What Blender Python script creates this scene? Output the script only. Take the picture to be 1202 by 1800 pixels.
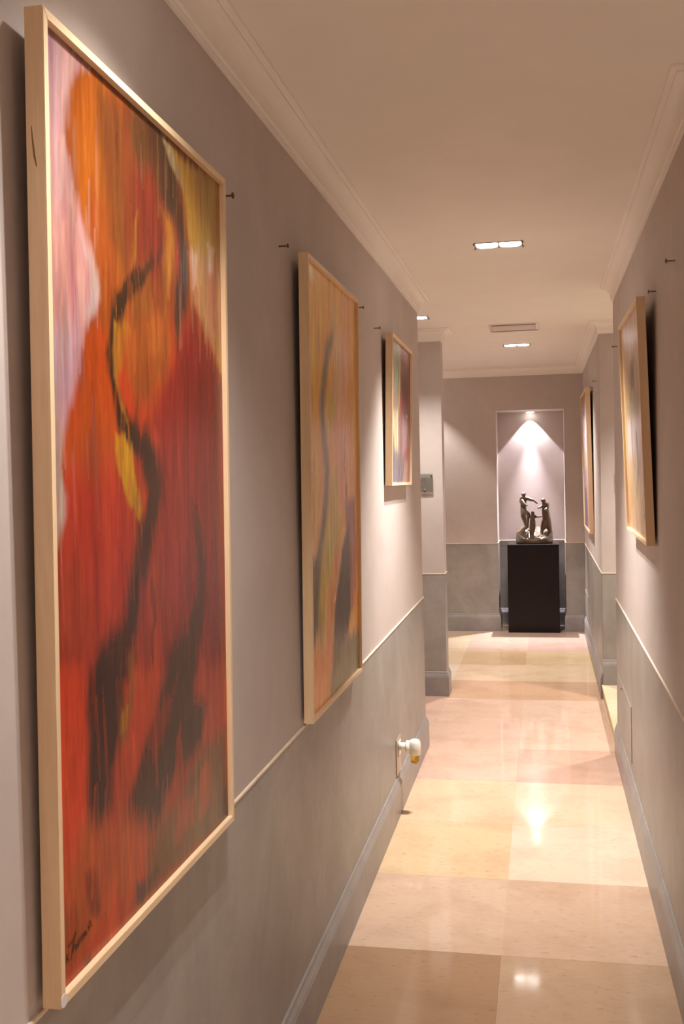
import bpy, bmesh, math, random
import numpy as np
from mathutils import Vector, Matrix

for o in list(bpy.data.objects):
    bpy.data.objects.remove(o)
C = bpy.context.scene.collection
SC = bpy.context.scene

# ------------------------------------------------------------------ camera
CAM_H = 1.47
YAW, PITCH, ROLL = 0.1926, -0.0385, -0.0228
FPX = 1812.75                                   # focal length in pixels of a 1202 x 1800 frame
fw = Vector((-math.sin(YAW) * math.cos(PITCH), math.cos(YAW) * math.cos(PITCH), math.sin(PITCH)))
r0 = Vector((math.cos(YAW), math.sin(YAW), 0)); u0 = r0.cross(fw)
cr, sr = math.cos(ROLL), math.sin(ROLL)
rr = cr * r0 + sr * u0; uu = -sr * r0 + cr * u0
cd = bpy.data.cameras.new('camera'); cam = bpy.data.objects.new('camera', cd); C.objects.link(cam)
cam.matrix_world = Matrix(((rr.x, uu.x, -fw.x, 0), (rr.y, uu.y, -fw.y, 0), (rr.z, uu.z, -fw.z, CAM_H), (0, 0, 0, 1)))
cd.sensor_fit = 'VERTICAL'; cd.sensor_height = 36.0; cd.lens = FPX / 1800 * 36.0
cd.clip_start = 0.02
SC.camera = cam

# ------------------------------------------------------------------ world, exposure, lamp strengths
w = bpy.data.worlds.new('world'); SC.world = w; w.use_nodes = True
w.node_tree.nodes['Background'].inputs[0].default_value = (0.02, 0.018, 0.016, 1)
w.node_tree.nodes['Background'].inputs[1].default_value = 1.0
SC.view_settings.view_transform = 'Standard'
SC.view_settings.look = 'None'
SC.view_settings.gamma = 1.0
SC.view_settings.use_curve_mapping = False
SC.view_settings.exposure = 0.1
WARM = (1.0, 0.945, 0.89)
COOL = (0.96, 0.91, 1.0)
# (x, y, watts per lens, cone angle, cone softness) of the twin downlights along the corridor and in the side passages
LAMPS = [(-0.16, 4.25, 146, 90, 1.0), (-0.171, 7.72, 105, 110, 1.0), (-0.745, 6.12, 50, 112, 1.0), (-0.27, 1.42, 50, 112, 1.0), (-1.12, 9.08, 24, 84, 0.25),
         (1.05, 6.05, 90, 112, 1.0), (0.95, 1.15, 44, 104, 1.0), (-0.16, -1.4, 140, 120, 1.0)]  # last one unseen, added to brighten the near end
LENS_GLOW = 14.0
NICHE_WIDE, NICHE_NARROW = 30.0, 400.0

# ------------------------------------------------------------------ measures of the place (metres)
XL, XR, YB = -0.6332, 0.3592, 9.401
ZC, ZCORN, ZD = 2.375, 2.297, 0.80
YL1, YL2, YL3 = 5.435, 6.665, 6.815             # end of the near left wall, partition front and back
YR0, YR1, YR2 = 2.53, 5.385, 6.67               # right wall from, to; far right wall from
XFARL, XFARR = -2.6, 2.2
STEP = 0.09

# ------------------------------------------------------------------ helpers
def srgb(c):
    c = np.asarray(c, float) / 255.0
    return np.where(c <= 0.04045, c / 12.92, ((c + 0.055) / 1.055) ** 2.4)

def lin(r, g, b):
    return tuple(float(v) for v in srgb((r, g, b))) + (1.0,)

def link(name, me, mat=None, parent=None):
    o = bpy.data.objects.new(name, me); C.objects.link(o)
    if mat is not None and me is not None and len(me.materials) == 0:
        me.materials.append(mat)
    if parent is not None:
        o.parent = parent
    return o

def obj(name, bm, mat, parent=None, smooth=False):
    bmesh.ops.recalc_face_normals(bm, faces=bm.faces[:])
    me = bpy.data.meshes.new(name); bm.to_mesh(me); bm.free()
    if smooth:
        for p in me.polygons: p.use_smooth = True
    return link(name, me, mat, parent)

def empty(name, loc=(0, 0, 0), rotz=0):
    o = bpy.data.objects.new(name, None); C.objects.link(o)
    o.empty_display_size = 0.05
    o.location = loc; o.rotation_euler = (0, 0, rotz)
    return o

def tag(o, label, cat, group=None):
    o['label'] = label; o['category'] = cat
    if group: o['group'] = group
    return o

def struct(o):
    o['kind'] = 'structure'; return o

def box(bm, a, b, bevel=0.0, seg=1):
    (x0, y0, z0), (x1, y1, z1) = a, b
    vs = [bm.verts.new(p) for p in ((x0, y0, z0), (x1, y0, z0), (x1, y1, z0), (x0, y1, z0), (x0, y0, z1), (x1, y0, z1), (x1, y1, z1), (x0, y1, z1))]
    fs = [bm.faces.new([vs[i] for i in f]) for f in ((0, 3, 2, 1), (4, 5, 6, 7), (0, 1, 5, 4), (1, 2, 6, 5), (2, 3, 7, 6), (3, 0, 4, 7))]
    if bevel > 0:
        es = list({e for f in fs for e in f.edges})
        bmesh.ops.bevel(bm, geom=es, offset=bevel, segments=seg, affect='EDGES', profile=0.5)
    return bm

def boxes(*bs):
    bm = bmesh.new()
    for a, b in bs: box(bm, a, b)
    return bm

def lathe(bm, prof, n=24, axis='z', origin=(0, 0, 0)):
    rings = []
    O = Vector(origin)
    for r, h in prof:
        ring = []
        for k in range(n):
            a = 2 * math.pi * k / n
            if axis == 'z': p = Vector((r * math.cos(a), r * math.sin(a), h))
            elif axis == 'x': p = Vector((h, r * math.cos(a), r * math.sin(a)))
            else: p = Vector((r * math.cos(a), h, r * math.sin(a)))
            ring.append(bm.verts.new(O + p))
        rings.append(ring)
    for A, B in zip(rings[:-1], rings[1:]):
        for k in range(n):
            bm.faces.new((A[k], A[(k + 1) % n], B[(k + 1) % n], B[k]))
    bm.faces.new(rings[0][::-1]); bm.faces.new(rings[-1])
    return bm

def sweep(path, prof, closed_prof=True):
    """mitred moulding: profile points (d, z), d measured out of the wall to the right of the path"""
    bm = bmesh.new()
    P = [Vector((p[0], p[1])) for p in path]
    N = []
    for a, b in zip(P[:-1], P[1:]):
        t = (b - a).normalized(); N.append(Vector((t.y, -t.x)))
    M = []
    for i in range(len(P)):
        if i == 0: M.append(N[0])
        elif i == len(P) - 1: M.append(N[-1])
        else: M.append((N[i - 1] + N[i]) / (1 + N[i - 1].dot(N[i])))
    rows = [[bm.verts.new((P[i].x + M[i].x * d, P[i].y + M[i].y * d, z)) for d, z in prof] for i in range(len(P))]
    n = len(prof)
    for A, B in zip(rows[:-1], rows[1:]):
        for k in range(n if closed_prof else n - 1):
            bm.faces.new((A[k], A[(k + 1) % n], B[(k + 1) % n], B[k]))
    if closed_prof:
        bm.faces.new(rows[0]); bm.faces.new(rows[-1][::-1])
    return bm

# ------------------------------------------------------------------ materials
def new_mat(name):
    m = bpy.data.materials.new(name); m.use_nodes = True
    nt = m.node_tree; b = nt.nodes['Principled BSDF']
    return m, nt, b

def noise(nt, scale, detail=4, rough=0.55, stretch=None, dist=0.0):
    tc = nt.nodes.new('ShaderNodeTexCoord'); n = nt.nodes.new('ShaderNodeTexNoise')
    n.inputs['Scale'].default_value = scale; n.inputs['Detail'].default_value = detail
    n.inputs['Roughness'].default_value = rough; n.inputs['Distortion'].default_value = dist
    if stretch:
        mp = nt.nodes.new('ShaderNodeMapping'); mp.inputs['Scale'].default_value = stretch
        nt.links.new(tc.outputs['Object'], mp.inputs['Vector']); nt.links.new(mp.outputs['Vector'], n.inputs['Vector'])
    else:
        nt.links.new(tc.outputs['Object'], n.inputs['Vector'])
    return n

def ramp(nt, src, stops):
    r = nt.nodes.new('ShaderNodeValToRGB')
    while len(r.color_ramp.elements) < len(stops): r.color_ramp.elements.new(0.5)
    for e, (p, c) in zip(r.color_ramp.elements, stops):
        e.position = p; e.color = c
    nt.links.new(src, r.inputs['Fac'])
    return r

def bump(nt, b, src, strength, dist=0.002):
    n = nt.nodes.new('ShaderNodeBump'); n.inputs['Strength'].default_value = strength; n.inputs['Distance'].default_value = dist
    nt.links.new(src, n.inputs['Height']); nt.links.new(n.outputs['Normal'], b.inputs['Normal'])

def plain(name, col, rough=0.5, metal=0.0, spec=0.5, var=0.08, scale=18, bumpy=0.0, stretch=None):
    m, nt, b = new_mat(name)
    n = noise(nt, scale, stretch=stretch)
    lo = tuple(c * (1 - var) for c in col[:3]) + (1,); hi = tuple(min(1, c * (1 + var)) for c in col[:3]) + (1,)
    r = ramp(nt, n.outputs['Fac'], [(0.3, lo), (0.7, hi)])
    nt.links.new(r.outputs['Color'], b.inputs['Base Color'])
    b.inputs['Roughness'].default_value = rough; b.inputs['Metallic'].default_value = metal
    b.inputs['Specular IOR Level'].default_value = spec
    if bumpy: bump(nt, b, n.outputs['Fac'], bumpy)
    return m

def mottled(name, lo, mid, hi, rough, scale, spec=0.35, bumpy=0.06):
    """trowelled plaster: broad cloudy mottling with fine grain"""
    m, nt, b = new_mat(name)
    n1 = noise(nt, scale, 6, 0.6, dist=0.6); n2 = noise(nt, scale * 9, 3, 0.5)
    mx = nt.nodes.new('ShaderNodeMath'); mx.operation = 'MULTIPLY_ADD'
    mx.inputs[1].default_value = 0.22
    nt.links.new(n2.outputs['Fac'], mx.inputs[0]); nt.links.new(n1.outputs['Fac'], mx.inputs[2])
    r = ramp(nt, mx.outputs['Value'], [(0.38, lo), (0.58, mid), (0.80, hi)])
    nt.links.new(r.outputs['Color'], b.inputs['Base Color'])
    b.inputs['Roughness'].default_value = rough; b.inputs['Specular IOR Level'].default_value = spec
    bump(nt, b, mx.outputs['Value'], bumpy, 0.004)
    return m

M = {}
M['wall'] = mottled('greige_plaster', lin(190, 178, 172), lin(197, 185, 179), lin(204, 192, 186), 0.6, 2.2, 0.3, 0.04)
M['dado'] = mottled('grey_stucco', lin(142, 136, 131), lin(154, 148, 142), lin(168, 161, 154), 0.42, 3.2, 0.4, 0.06)
M['bead'] = plain('cream_bead', lin(232, 214, 192), 0.5)
M['base'] = mottled('grey_skirting', lin(140, 134, 131), lin(151, 145, 142), lin(162, 156, 152), 0.38, 5, 0.4, 0.03)
M['ceiling'] = plain('cream_ceiling', lin(246, 240, 232), 0.8, spec=0.2, var=0.015, scale=5)
M['cornice'] = plain('cream_cornice', lin(248, 242, 235), 0.7, spec=0.25, var=0.015, scale=6)
M['grout'] = plain('floor_grout', lin(206, 184, 152), 0.4)
M['riser'] = plain('step_stone', lin(206, 178, 142), 0.3, var=0.1, scale=14)
M['maple'] = None
M['wenge'] = None

def tile_mat():
    m, nt, b = new_mat('polished_limestone')
    oi = nt.nodes.new('ShaderNodeObjectInfo')
    n1 = noise(nt, 3.5, 6, 0.62, stretch=(1, 1.3, 1), dist=0.25)
    n2 = noise(nt, 34, 4, 0.6, stretch=(1, 2, 1))
    r1 = ramp(nt, n1.outputs['Fac'], [(0.32, (0.86, 0.83, 0.80, 1)), (0.55, (1, 1, 1, 1)), (0.75, (1.0, 0.98, 0.93, 1))])
    r2 = ramp(nt, n2.outputs['Fac'], [(0.28, (0.72, 0.62, 0.48, 1)), (0.38, (0.97, 0.95, 0.92, 1)), (0.6, (1, 1, 1, 1))])
    for src, prev in ((r1, oi), (r2, None)):
        mx = nt.nodes.new('ShaderNodeMixRGB'); mx.blend_type = 'MULTIPLY'; mx.inputs['Fac'].default_value = 0.85
        nt.links.new((prev.outputs['Color'] if prev else last.outputs['Color']), mx.inputs['Color1'])
        nt.links.new(src.outputs['Color'], mx.inputs['Color2']); last = mx
    nt.links.new(last.outputs['Color'], b.inputs['Base Color'])
    n3 = noise(nt, 9, 4, 0.6)
    rr_ = ramp(nt, n3.outputs['Fac'], [(0.3, (0.05, 0.05, 0.05, 1)), (0.7, (0.085, 0.085, 0.085, 1))])
    nt.links.new(rr_.outputs['Color'], b.inputs['Roughness'])
    b.inputs['Specular IOR Level'].default_value = 0.5
    return m
M['tile'] = tile_mat()

def wood_mat(name, dark, light, rough, stretch, scale=7):
    m, nt, b = new_mat(name)
    n = noise(nt, scale, 6, 0.6, stretch=stretch, dist=0.4); n2 = noise(nt, scale * 5, 3, 0.5, stretch=stretch)
    ad = nt.nodes.new('ShaderNodeMath'); ad.operation = 'MULTIPLY_ADD'; ad.inputs[1].default_value = 0.3
    nt.links.new(n2.outputs['Fac'], ad.inputs[0]); nt.links.new(n.outputs['Fac'], ad.inputs[2])
    r = ramp(nt, ad.outputs['Value'], [(0.4, dark), (0.85, light)])
    nt.links.new(r.outputs['Color'], b.inputs['Base Color'])
    b.inputs['Roughness'].default_value = rough
    bump(nt, b, ad.outputs['Value'], 0.05, 0.001)
    return m
M['maple'] = wood_mat('pale_maple', lin(226, 194, 154), lin(240, 212, 174), 0.45, (9, 9, 0.7))
M['maple_flat'] = wood_mat('pale_maple_horizontal', lin(228, 196, 156), lin(242, 214, 176), 0.45, (0.7, 9, 9))
M['maple_dark'] = wood_mat('maple_knot', lin(120, 84, 56), lin(150, 108, 72), 0.5, (9, 9, 0.7))
M['wenge'] = wood_mat('dark_wenge', lin(15, 9, 11), lin(30, 20, 21), 0.3, (14, 14, 0.6))
M['wenge'].node_tree.nodes['Principled BSDF'].inputs['Specular IOR Level'].default_value = 0.22
M['bronze'] = plain('dark_bronze', lin(104, 88, 70), 0.38, metal=0.45, var=0.3, scale=60, bumpy=0.6)
M['fixture'] = plain('brushed_dark_metal', lin(120, 98, 88), 0.4, metal=0.7)
M['steel'] = plain('nail_steel', lin(120, 104, 86), 0.35, metal=0.9)
M['white_plastic'] = plain('white_plastic', lin(238, 234, 224), 0.3, var=0.02)
M['vent'] = plain('satin_aluminium', lin(222, 208, 198), 0.35, metal=0.2, var=0.04)
M['vent_dark'] = plain('vent_cavity', lin(92, 74, 60), 0.7)
M['ink'] = plain('black_ink', lin(30, 22, 18), 0.4)
M['sticker'] = plain('frosted_sticker', lin(226, 222, 222), 0.35, var=0.03)
M['backing'] = plain('canvas_backing', lin(120, 92, 70), 0.8)
M['plate'] = plain('socket_plate', lin(186, 172, 156), 0.3, metal=0.4)
M['sign_print'] = plain('sign_print', lin(62, 46, 40), 0.5)
def glassy(name, col, trans, rough):
    m, nt, b = new_mat(name)
    n = noise(nt, 30); r = ramp(nt, n.outputs['Fac'], [(0.3, tuple(c * 0.95 for c in col[:3]) + (1,)), (0.7, col)])
    nt.links.new(r.outputs['Color'], b.inputs['Base Color'])
    b.inputs['Transmission Weight'].default_value = trans; b.inputs['Roughness'].default_value = rough; b.inputs['IOR'].default_value = 1.45
    return m
M['glass'] = glassy('grey_green_acrylic', lin(120, 116, 104), 0.0, 0.12)
M['glass'].node_tree.nodes['Principled BSDF'].inputs['Alpha'].default_value = 0.5
M['glass_edge'] = plain('pale_green_acrylic_edge', lin(176, 184, 166), 0.2)
M['oil'] = glassy('amber_oil', lin(236, 196, 96), 0.7, 0.1)
def lens_mat():
    m, nt, b = new_mat('lit_lens')
    n = noise(nt, 40); r = ramp(nt, n.outputs['Fac'], [(0.3, (1, 0.93, 0.86, 1)), (0.7, (1, 0.97, 0.93, 1))])
    nt.links.new(r.outputs['Color'], b.inputs['Emission Color']); b.inputs['Emission Strength'].default_value = LENS_GLOW
    b.inputs['Base Color'].default_value = (0.9, 0.9, 0.9, 1)
    return m
M['lens'] = lens_mat()
def canvas_mat():
    m, nt, b = new_mat('painted_canvas')
    at = nt.nodes.new('ShaderNodeAttribute'); at.attribute_name = 'paint'
    n = noise(nt, 14, 6, 0.65, stretch=(2.2, 1, 0.7), dist=0.8); n2 = noise(nt, 220, 3, 0.6, stretch=(1.2, 1, 0.7))
    r = ramp(nt, n.outputs['Fac'], [(0.3, (0.84, 0.84, 0.84, 1)), (0.55, (1, 1, 1, 1)), (0.75, (1.08, 1.08, 1.08, 1))])
    mx = nt.nodes.new('ShaderNodeMixRGB'); mx.blend_type = 'MULTIPLY'; mx.inputs['Fac'].default_value = 0.75
    nt.links.new(at.outputs['Color'], mx.inputs['Color1']); nt.links.new(r.outputs['Color'], mx.inputs['Color2'])
    nt.links.new(mx.outputs['Color'], b.inputs['Base Color'])
    ad = nt.nodes.new('ShaderNodeMath'); ad.operation = 'MULTIPLY_ADD'; ad.inputs[1].default_value = 0.5
    nt.links.new(n2.outputs['Fac'], ad.inputs[0]); nt.links.new(n.outputs['Fac'], ad.inputs[2])
    bump(nt, b, ad.outputs['Value'], 0.16, 0.002)
    b.inputs['Roughness'].default_value = 0.27; b.inputs['Specular IOR Level'].default_value = 0.24
    return m
M['canvas'] = canvas_mat()

# ---- paintings: base colour and painted shapes in canvas uv
PAINT_BIG = (((180, 60, 28)), [  # upper oranges darkened, lower reds lifted to offset uneven lamp light
('P',[(-0.022,1.005),(1.052,1.031),(1.032,0.82),(0.601,0.742),(0.073,0.693),(-0.042,0.683)],(136,68,26),0.05,1.0),
('P',[(0.061,0.692),(0.164,0.711),(0.276,0.712),(0.294,0.651),(0.347,0.591),(0.396,0.492),(0.344,0.457),(0.033,0.447),(0.041,0.568)],(166,70,20),0.03,1.0),
('P',[(0.039,0.543),(0.337,0.548),(0.411,0.477),(0.355,0.408),(0.285,0.31),(-0.032,0.323),(-0.024,0.449)],(172,48,28),0.04,1.0),
('P',[(-0.013,0.449),(0.105,0.451),(0.202,0.35),(0.173,0.327),(-0.03,0.345)],(165,60,30),0.03,0.7),
('P',[(0.1,0.973),(0.186,0.999),(0.261,0.988),(0.247,0.888),(0.284,0.81),(0.237,0.77),(0.189,0.79),(0.134,0.835),(0.087,0.892)],(152,80,20),0.014,1.0),
('P',[(0.204,0.88),(0.315,0.815),(0.341,0.761),(0.261,0.711),(0.123,0.698),(0.208,0.759),(0.185,0.81)],(142,68,24),0.02,1.0),
('P',[(0.22,0.979),(0.462,0.999),(0.509,0.934),(0.43,0.846),(0.365,0.785),(0.285,0.825),(0.237,0.914)],(106,56,25),0.03,1.0),
('P',[(0.378,0.992),(0.59,0.993),(0.646,0.959),(0.582,0.915),(0.49,0.923),(0.405,0.931)],(84,52,28),0.025,1.0),
('P',[(0.388,0.924),(0.566,0.945),(0.616,0.872),(0.551,0.808),(0.408,0.791),(0.364,0.836)],(112,42,26),0.03,1.0),
('P',[(0.398,0.856),(0.422,0.867),(0.404,0.812),(0.382,0.795)],(150,100,32),0.008,0.8),
('P',[(0.557,0.902),(0.618,0.893),(0.651,0.861),(0.638,0.819),(0.589,0.773),(0.58,0.827),(0.599,0.862)],(165,108,32),0.012,1.0),
('P',[(0.65,0.894),(0.68,0.865),(0.682,0.816),(0.647,0.795)],(180,62,32),0.01,0.8),
('P',[(0.487,0.996),(0.583,0.996),(0.665,0.954),(0.71,0.907),(0.733,0.847),(0.73,0.788),(0.683,0.75),(0.646,0.714),(0.633,0.745),(0.639,0.794),(0.676,0.836),(0.665,0.88),(0.603,0.895),(0.555,0.911),(0.529,0.946)],(66,44,31),0.018,1.0),
('P',[(0.688,0.866),(0.74,0.873),(0.738,0.823),(0.689,0.8)],(84,78,70),0.01,0.7),
('P',[(0.629,0.987),(1.049,1.006),(1.038,0.858),(0.88,0.822),(0.773,0.852),(0.729,0.923),(0.675,0.964)],(190,148,50),0.01,1.0),
('P',[(0.943,0.993),(1.06,1.008),(1.046,0.916),(0.974,0.924)],(205,150,100),0.02,0.6),
('P',[(0.575,0.996),(0.637,0.992),(0.692,0.967),(0.715,0.946),(0.65,0.959),(0.605,0.982)],(172,152,112),0.007,1.0),
('P',[(0.747,0.857),(0.84,0.879),(0.935,0.864),(1.046,0.916),(1.025,0.698),(0.945,0.718),(0.852,0.757),(0.775,0.801)],(204,146,98),0.014,1.0),
('P',[(0.939,0.747),(0.981,0.76),(1.005,0.706),(0.974,0.71)],(205,150,60),0.006,0.8),
('P',[(0.766,0.868),(0.811,0.866),(0.8,0.821),(0.767,0.809)],(225,205,180),0.008,0.6),  # white glint of the glossy surface, painted in
('P',[(0.89,0.894),(0.949,0.893),(0.934,0.855),(0.893,0.85)],(228,210,190),0.008,0.6),  # second gloss glint put into the colour
('P',[(0.726,0.754),(0.795,0.778),(0.916,0.727),(1.013,0.688),(1.023,0.468),(1.01,0.243),(0.513,0.289),(0.479,0.476),(0.527,0.582),(0.476,0.61),(0.594,0.678)],(138,38,29),0.03,1.0),
('P',[(0.679,0.717),(0.976,0.686),(0.989,0.596),(0.709,0.62)],(120,34,24),0.04,0.6),
('P',[(0.575,0.506),(0.736,0.489),(0.728,0.424),(0.636,0.356),(0.55,0.286),(0.499,0.327),(0.529,0.438)],(150,42,34),0.03,0.7),
('P',[(0.316,0.73),(0.403,0.735),(0.562,0.739),(0.632,0.737),(0.594,0.678),(0.497,0.642),(0.409,0.629),(0.341,0.661),(0.303,0.687)],(148,74,30),0.025,1.0),
('P',[(0.276,0.712),(0.338,0.729),(0.369,0.721),(0.322,0.66),(0.286,0.665)],(160,110,34),0.01,0.7),
('P',[(0.374,0.779),(0.568,0.786),(0.603,0.755),(0.386,0.73),(0.323,0.738)],(126,70,28),0.025,0.9),
('P',[(0.473,0.753),(0.572,0.759),(0.559,0.707),(0.457,0.699)],(168,96,38),0.02,0.7),
('P',[(-0.022,1.005),(0.09,1.003),(0.194,0.999),(0.134,0.98),(0.107,0.961),(0.093,0.931),(0.092,0.893),(0.112,0.858),(0.138,0.823),(0.184,0.796),(0.217,0.767),(0.22,0.741),(0.194,0.721),(0.158,0.708),(0.127,0.679),(0.112,0.646),(0.077,0.612),(0.051,0.574),(0.037,0.543),(0.063,0.513),(0.054,0.489),(0.027,0.468),(0.01,0.453),(-0.01,0.449),(-0.056,0.447)],(184,148,142),0.012,1.0),
('P',[(0.004,0.993),(0.065,0.989),(0.082,0.961),(0.064,0.906),(0.027,0.886),(0.0,0.93)],(176,144,150),0.03,0.8),
('P',[(-0.004,0.795),(0.108,0.831),(0.169,0.781),(0.125,0.724),(0.026,0.689),(-0.007,0.74)],(192,138,128),0.035,0.8),
('P',[(0.157,0.793),(0.204,0.779),(0.222,0.754),(0.205,0.727),(0.167,0.715),(0.185,0.743),(0.176,0.772)],(182,170,164),0.012,0.8),
('P',[(-0.009,0.686),(0.118,0.697),(0.094,0.638),(0.043,0.592),(-0.009,0.602)],(174,152,156),0.03,0.8),
('P',[(-0.011,0.578),(0.035,0.58),(0.051,0.513),(0.04,0.489),(-0.012,0.454)],(180,158,158),0.012,0.8),
('S',[(0.555,0.84,0.002),(0.489,0.807,0.008),(0.397,0.776,0.016),(0.318,0.744,0.018),(0.282,0.713,0.014),(0.267,0.684,0.013),(0.28,0.657,0.013),(0.301,0.631,0.014),(0.33,0.604,0.016),(0.372,0.585,0.022)],(52,32,19),0.01,1.0),
('S',[(0.303,0.715,0.006),(0.291,0.686,0.007),(0.298,0.658,0.006),(0.325,0.625,0.006),(0.355,0.605,0.004)],(160,110,34),0.005,0.85),
('S',[(0.366,0.592,0.02),(0.431,0.579,0.03),(0.477,0.551,0.034),(0.502,0.521,0.034),(0.477,0.491,0.03),(0.447,0.462,0.032),(0.416,0.427,0.03),(0.386,0.393,0.028),(0.36,0.359,0.026),(0.311,0.335,0.035),(0.25,0.314,0.05),(0.211,0.285,0.055),(0.186,0.224,0.05),(0.169,0.17,0.045)],(54,30,21),0.022,1.0),
('S',[(0.433,0.463,0.03),(0.407,0.406,0.03),(0.377,0.365,0.026)],(60,30,26),0.02,0.7),
('S',[(0.475,0.403,0.006),(0.485,0.358,0.007),(0.465,0.308,0.005)],(84,32,22),0.006,0.8),
('P',[(0.407,0.406),(0.46,0.389),(0.463,0.316),(0.414,0.277),(0.364,0.303),(0.382,0.351)],(150,46,30),0.012,0.9),
('P',[(0.289,0.587),(0.335,0.592),(0.359,0.577),(0.369,0.549),(0.398,0.521),(0.413,0.495),(0.402,0.485),(0.382,0.489),(0.34,0.516),(0.305,0.541),(0.284,0.565)],(190,140,22),0.006,1.0),
('P',[(0.361,0.535),(0.404,0.513),(0.402,0.492),(0.377,0.498)],(160,104,24),0.006,0.6),
('S',[(0.759,0.495,0.009),(0.785,0.455,0.016),(0.805,0.404,0.018),(0.794,0.354,0.022),(0.758,0.315,0.03),(0.709,0.279,0.04),(0.642,0.238,0.06),(0.538,0.182,0.07),(0.444,0.138,0.07),(0.358,0.104,0.06),(0.3,0.088,0.03)],(66,32,23),0.02,1.0),
('P',[(0.552,0.301),(0.739,0.341),(0.76,0.266),(0.703,0.231),(0.824,0.197),(0.79,0.148),(0.691,0.13),(0.609,0.134),(0.495,0.123),(0.383,0.099),(0.3,0.088),(0.355,0.145),(0.404,0.173),(0.488,0.226)],(64,38,28),0.026,1.0),
('P',[(-0.02,0.339),(0.121,0.332),(0.137,0.262),(0.123,0.159),(0.1,0.115),(0.054,0.089),(-0.012,0.058),(-0.02,0.196)],(222,70,28),0.02,1.0),
('P',[(-0.003,0.256),(0.09,0.243),(0.084,0.166),(-0.004,0.176)],(232,76,30),0.03,0.8),
('P',[(0.162,0.322),(0.244,0.341),(0.347,0.325),(0.376,0.295),(0.314,0.233),(0.252,0.202),(0.23,0.147),(0.154,0.154),(0.13,0.176),(0.151,0.241),(0.138,0.287)],(60,30,24),0.024,1.0),
('P',[(0.298,0.289),(0.404,0.306),(0.456,0.251),(0.408,0.214),(0.331,0.156),(0.273,0.113),(0.239,0.126),(0.257,0.194),(0.302,0.235)],(192,66,28),0.018,1.0),
('S',[(0.347,0.318,0.014),(0.356,0.283,0.012),(0.329,0.258,0.014),(0.301,0.228,0.014)],(140,84,26),0.012,0.8),
('P',[(0.286,0.26),(0.328,0.257),(0.317,0.231),(0.277,0.228)],(170,118,24),0.007,0.8),
('P',[(0.434,0.211),(0.507,0.231),(0.584,0.252),(0.635,0.278),(0.541,0.204),(0.464,0.164)],(158,44,26),0.015,0.5),
('P',[(0.607,0.18),(0.64,0.192),(0.656,0.119),(0.596,0.091),(0.576,0.117)],(165,60,28),0.01,0.8),
('P',[(0.859,0.214),(0.984,0.21),(0.996,0.146),(0.829,0.101),(0.78,0.141)],(186,66,34),0.015,0.9),
('P',[(0.797,0.139),(0.984,0.139),(1.015,-0.007),(0.717,-0.001),(0.483,0.009),(0.38,0.004),(0.417,0.044),(0.49,0.08),(0.604,0.089)],(120,82,46),0.03,1.0),
('P',[(0.775,0.109),(0.846,0.115),(0.885,0.05),(0.766,0.038)],(190,82,38),0.012,0.8),
('P',[(0.604,0.089),(0.736,0.083),(0.723,0.045),(0.59,0.039)],(184,80,38),0.015,0.8),
('P',[(0.935,0.05),(0.981,0.051),(1.006,0.003),(0.943,0.004)],(84,70,84),0.008,0.8),
('P',[(0.083,0.154),(0.213,0.143),(0.359,0.117),(0.456,0.086),(0.418,0.051),(0.35,0.024),(0.188,0.01),(0.002,-0.002),(-0.012,0.058)],(196,86,32),0.03,1.0),
('P',[(0.117,0.106),(0.155,0.104),(0.177,0.05),(0.13,0.048)],(104,38,22),0.012,0.8),
('P',[(0.007,0.076),(0.078,0.084),(0.112,0.04),(0.026,0.015),(-0.005,0.028)],(160,74,20),0.02,0.8),
('P',[(0.148,0.019),(0.247,0.047),(0.335,0.028),(0.201,0.006),(0.072,0.003),(-0.002,-0.001)],(204,66,32),0.012,0.8),
('P',[(0.023,0.142),(0.035,0.143),(0.042,0.109),(0.028,0.106)],(226,110,30),0.006,0.8),
('P',[(0.351,0.037),(0.39,0.036),(0.484,0.023),(0.455,0.012),(0.374,0.011),(0.349,0.011)],(80,60,62),0.01,0.9),
('S',[(0.127,0.008,0.004),(0.124,0.004,0.006)],(70,60,46),0.004,0.9),
('S',[(0.466,0.084,0.002),(0.478,0.093,0.002),(0.49,0.109,0.001)],(30,24,18),0.002,0.9)])
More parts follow.
